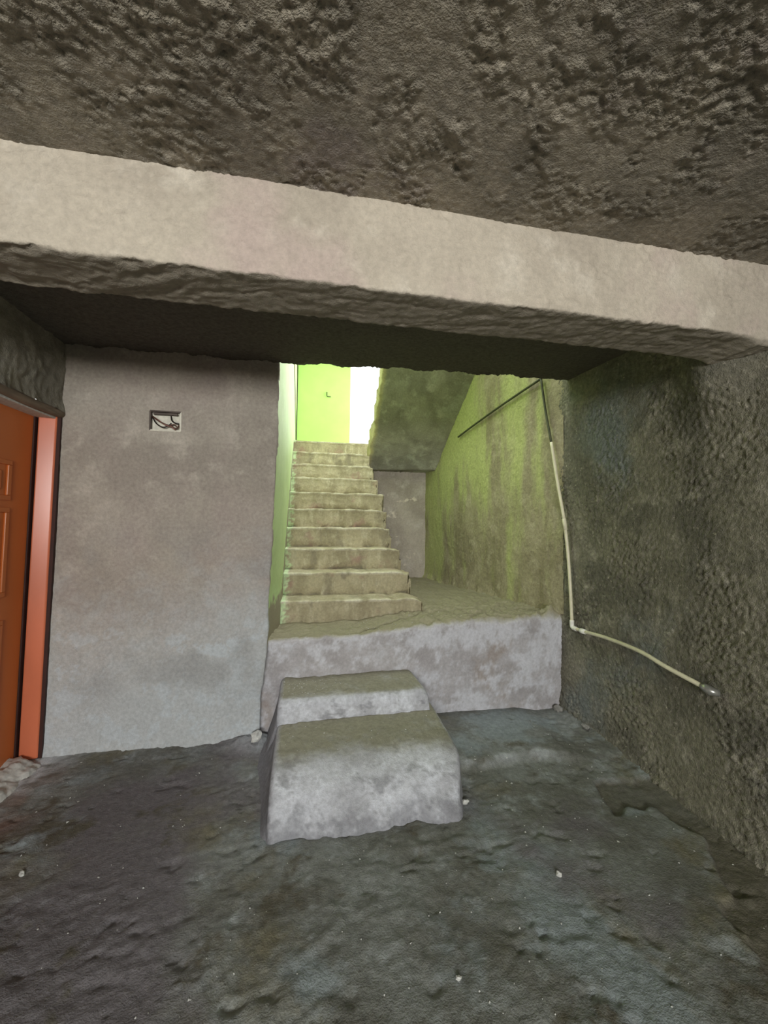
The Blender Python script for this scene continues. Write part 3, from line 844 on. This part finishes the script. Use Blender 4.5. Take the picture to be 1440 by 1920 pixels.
for nm, mat, pts, r in (
        ('wire', 'wire_brown', [bpt(0.02, 0.78, 0), bpt(0.22, 0.55, 0.025), bpt(0.45, 0.36, 0.035), bpt(0.64, 0.28, 0.03), bpt(0.78, 0.34, 0.03), bpt(0.88, 0.22, 0.03)], 0.0045),
        ('wire', 'wire_black', [bpt(0.03, 0.72, 0), bpt(0.22, 0.34, 0.03), bpt(0.44, 0.16, 0.04), bpt(0.60, 0.24, 0.035), bpt(0.70, 0.40, 0.03)], 0.0042),
        ('wire', 'wire_red', [bpt(0.05, 0.75, 0), bpt(0.30, 0.50, 0.03), bpt(0.52, 0.28, 0.035), bpt(0.72, 0.20, 0.04), bpt(0.86, 0.03, 0.045)], 0.0042),
        ('wire', 'wire_black', [bpt(0.64, 0.80, 0), bpt(0.70, 0.56, 0.02), bpt(0.82, 0.42, 0.03), bpt(0.95, 0.38, 0.03)], 0.0048),
        ('wire', 'wire_brown', [bpt(0.66, 0.34, 0.03), bpt(0.76, 0.18, 0.035), bpt(0.90, 0.16, 0.03), bpt(0.93, 0.32, 0.02)], 0.0045)):
    child(nm, tube(nm, catmull(pts, 7), r, 8), M[mat], jb)

# ------------------------------------------------------------------ water pipe on the right wall
pp = thing('water_pipe', 'thin cream plastic pipe running down the stairwell wall and sagging along the right wall', 'pipe', (2.03, 2.8, 0.7))
def wx(y, off=0.03):
    return (XR if y < 2.95 else stair_right_x(y)) - off
up_run = catmull([(wx(3.18) - 0.005, 3.18, 2.78), (wx(3.11) - 0.01, 3.115, 2.48), (wx(3.04) - 0.015, 3.035, 2.19), (wx(2.96) - 0.02, 2.955, 1.85), (wx(2.88) - 0.01, 2.875, 1.50), (wx(2.83), 2.835, 1.15), (wx(2.80), 2.80, 0.74)], 8)
nd_ = 17
child('upper_pipe', tube('upper_pipe', up_run[:nd_], 0.010, 12), M['pipedark'], pp)
child('drop_pipe', tube('drop_pipe', up_run[nd_ - 1:], 0.0125, 12), M['pipe'], pp)
child('high_pipe', tube('high_pipe', catmull([(wx(3.18) - 0.005, 3.17, 2.785), (wx(3.8), 3.8, 2.72), (wx(4.4), 4.4, 2.64), (wx(4.75), 4.75, 2.585)], 6), 0.011, 10), M['pipedark'], pp)
i0 = up_run[32]
child('coupling', tube('coupling', [up_run[31], up_run[32], up_run[33]], 0.0155, 12), M['pipe'], pp)
child('elbow', tube('elbow', catmull([(wx(2.80), 2.802, 0.755), (wx(2.80), 2.80, 0.715), (wx(2.79), 2.785, 0.70), (wx(2.75), 2.745, 0.699)], 5), 0.0165, 12), M['fitting'], pp)
sag = catmull([(wx(2.75), 2.75, 0.70), (wx(2.66), 2.665, 0.703), (wx(2.45) - 0.02, 2.42, 0.728), (wx(2.2) - 0.06, 2.10, 0.742), (wx(2.0) - 0.07, 1.90, 0.716), (wx(1.7) - 0.035, 1.705, 0.676)], 8)
child('sagging_pipe', tube('sagging_pipe', sag, 0.0125, 12), M['pipe'], pp)
child('coupling', tube('coupling', [(wx(2.68), 2.70, 0.701), (wx(2.68), 2.68, 0.702), (wx(2.66), 2.645, 0.7045)], [0.017, 0.0195, 0.017], 12), M['fitting'], pp)
e = Vector(sag[-1])
child('end_cap', tube('end_cap', [e + Vector((0.0, 0.02, 0.006)), e, e + Vector((0.004, -0.022, -0.006)), e + Vector((0.03, -0.04, -0.012))], [0.019, 0.022, 0.023, 0.016], 14), M['brass'], pp)

# ------------------------------------------------------------------ cables and hook in the stairwell
solo('corner_cable', tube('corner_cable', [(-0.193, YFAR - 0.012, ZL), (-0.19, YFAR - 0.012, 3.6), (-0.188, YFAR - 0.012, 4.7)], 0.008, 8), M['wire_black'], 'thin black cable running up the corner beside the lime landing wall', 'cable')
solo('hanging_wire', tube('hanging_wire', catmull([(-0.190, 5.0, 3.75), (-0.188, 5.35, 3.45), (-0.188, 5.75, 3.2), (-0.189, 6.1, 2.95), (-0.190, 6.3, 2.75)], 8), 0.005, 8), M['pipedark'], 'faint slack wire hanging on the lime stairwell wall', 'cable')
solo('wall_hook', tube('wall_hook', [(0.295, YFAR - 0.006, 3.67), (0.295, YFAR - 0.014, 3.61), (0.30, YFAR - 0.02, 3.595), (0.36, YFAR - 0.02, 3.592)], 0.008, 8), M['pipedark'], 'tiny bent hook fixed on the lime landing wall', 'hook')

# ------------------------------------------------------------------ mortar crumbs and chips on the floor
def rock(name, loc, size, seed, mat, label):
    import bmesh
    bm = bmesh.new()
    bmesh.ops.create_icosphere(bm, subdivisions=2, radius=1)
    co = np.array([v.co[:] for v in bm.verts])
    k = 1 + 0.45 * fbm(co[:, 0] * 1.3 + seed, co[:, 1] * 1.3, co[:, 2] * 1.3 - seed, 3)
    for v, s in zip(bm.verts, k):
        v.co = Vector((v.co.x * s * size[0], v.co.y * s * size[1], v.co.z * s * size[2]))
    me = bpy.data.meshes.new(name)
    bm.to_mesh(me)
    bm.free()
    o = link(name, me, M[mat])
    z = float(floor_z(np.array([loc[0]]), np.array([loc[1]]))[0])
    o.location = (loc[0], loc[1], z + size[2] * 0.6)
    o.rotation_euler = (0, 0, seed)
    o['label'] = label
    o['category'] = 'mortar lump' if 'lump' in name else 'mortar chip'
    return o
rock('mortar_lump', (-0.31, 2.83), (0.045, 0.03, 0.03), 1.3, 'chip', 'pale mortar lump at the foot of the back wall beside the entry steps')
rock('mortar_lump', (1.99, 2.90), (0.035, 0.03, 0.028), 2.1, 'chipgrey', 'grey mortar lump at the foot of the platform corner by the right wall')
rock('mortar_chip', (1.08, 1.57), (0.010, 0.012, 0.010), 3.7, 'chip', 'small white chip on the floor right of the entry steps')
rock('mortar_chip', (0.515, 1.28), (0.007, 0.010, 0.007), 4.9, 'chip', 'tiny white chip on the near floor, closest to the viewer')
rock('mortar_chip', (-1.156, 1.98), (0.014, 0.010, 0.008), 5.5, 'chip', 'small white chip alone on the dark floor at far left')
rock('mortar_chip', (0.86, 2.06), (0.020, 0.016, 0.014), 6.2, 'chip', 'pale chip at the right front corner of the entry steps')
rock('mortar_lump', (2.0, 2.60), (0.03, 0.025, 0.018), 7.2, 'chipgrey', 'low grey mortar lump against the foot of the right wall')

# loose crumbs too many to count: floor, entry steps and platform edge
rc = np.random.RandomState(11)
tv, tf = [], []
def crumb(x, y, z, r):
    i = len(tv)
    d = rc.normal(size=(6, 3)) * 0.25
    for k, p in enumerate(((1, 0, 0), (-1, 0, 0), (0, 1, 0), (0, -1, 0), (0, 0, 0.8), (0, 0, -0.8))):
        tv.append((x + (p[0] + d[k, 0]) * r, y + (p[1] + d[k, 1]) * r, z + (p[2] + d[k, 2]) * r))
    for q in ((0, 2, 4), (2, 1, 4), (1, 3, 4), (3, 0, 4), (2, 0, 5), (1, 2, 5), (3, 1, 5), (0, 3, 5)):
        tf.append(tuple(i + j for j in q))
n = 260
fx, fy = rc.uniform(-1.4, 1.95, n), rc.uniform(1.0, 2.8, n)
ok = ~((fx > -0.25) & (fx < 0.95) & (fy > 1.9))
fx, fy = fx[ok], fy[ok]
fz = floor_z(fx, fy)
for x, y, z in zip(fx, fy, fz):
    crumb(x, y, z + 0.001, rc.uniform(0.0015, 0.0045) * (1 + 0.8 * (rc.rand() > 0.93)))
dg = bpy.context.evaluated_depsgraph_get()
dg.update()
for i in range(150):
    if i < 70:
        x, y = rc.uniform(-0.14, 0.25), rc.uniform(2.70, 2.92)
    elif i < 95:
        x, y = rc.uniform(-0.1, 0.8), rc.uniform(2.25, 2.58)
    else:
        x, y = rc.uniform(0.3, 1.95), rc.uniform(3.0, 3.35)
    hit, loc, *_ = scene.ray_cast(dg, Vector((x, y, 1.2)), Vector((0, 0, -1)))
    if hit:
        crumb(x, y, loc.z + 0.001, rc.uniform(0.0015, 0.005))
o = link('mortar_crumbs', raw('mortar_crumbs', tv, tf, False), M['chip'])
o['kind'] = 'stuff'
o['label'] = 'pale mortar crumbs scattered over the floor, entry steps and platform'
o['category'] = 'crumbs'
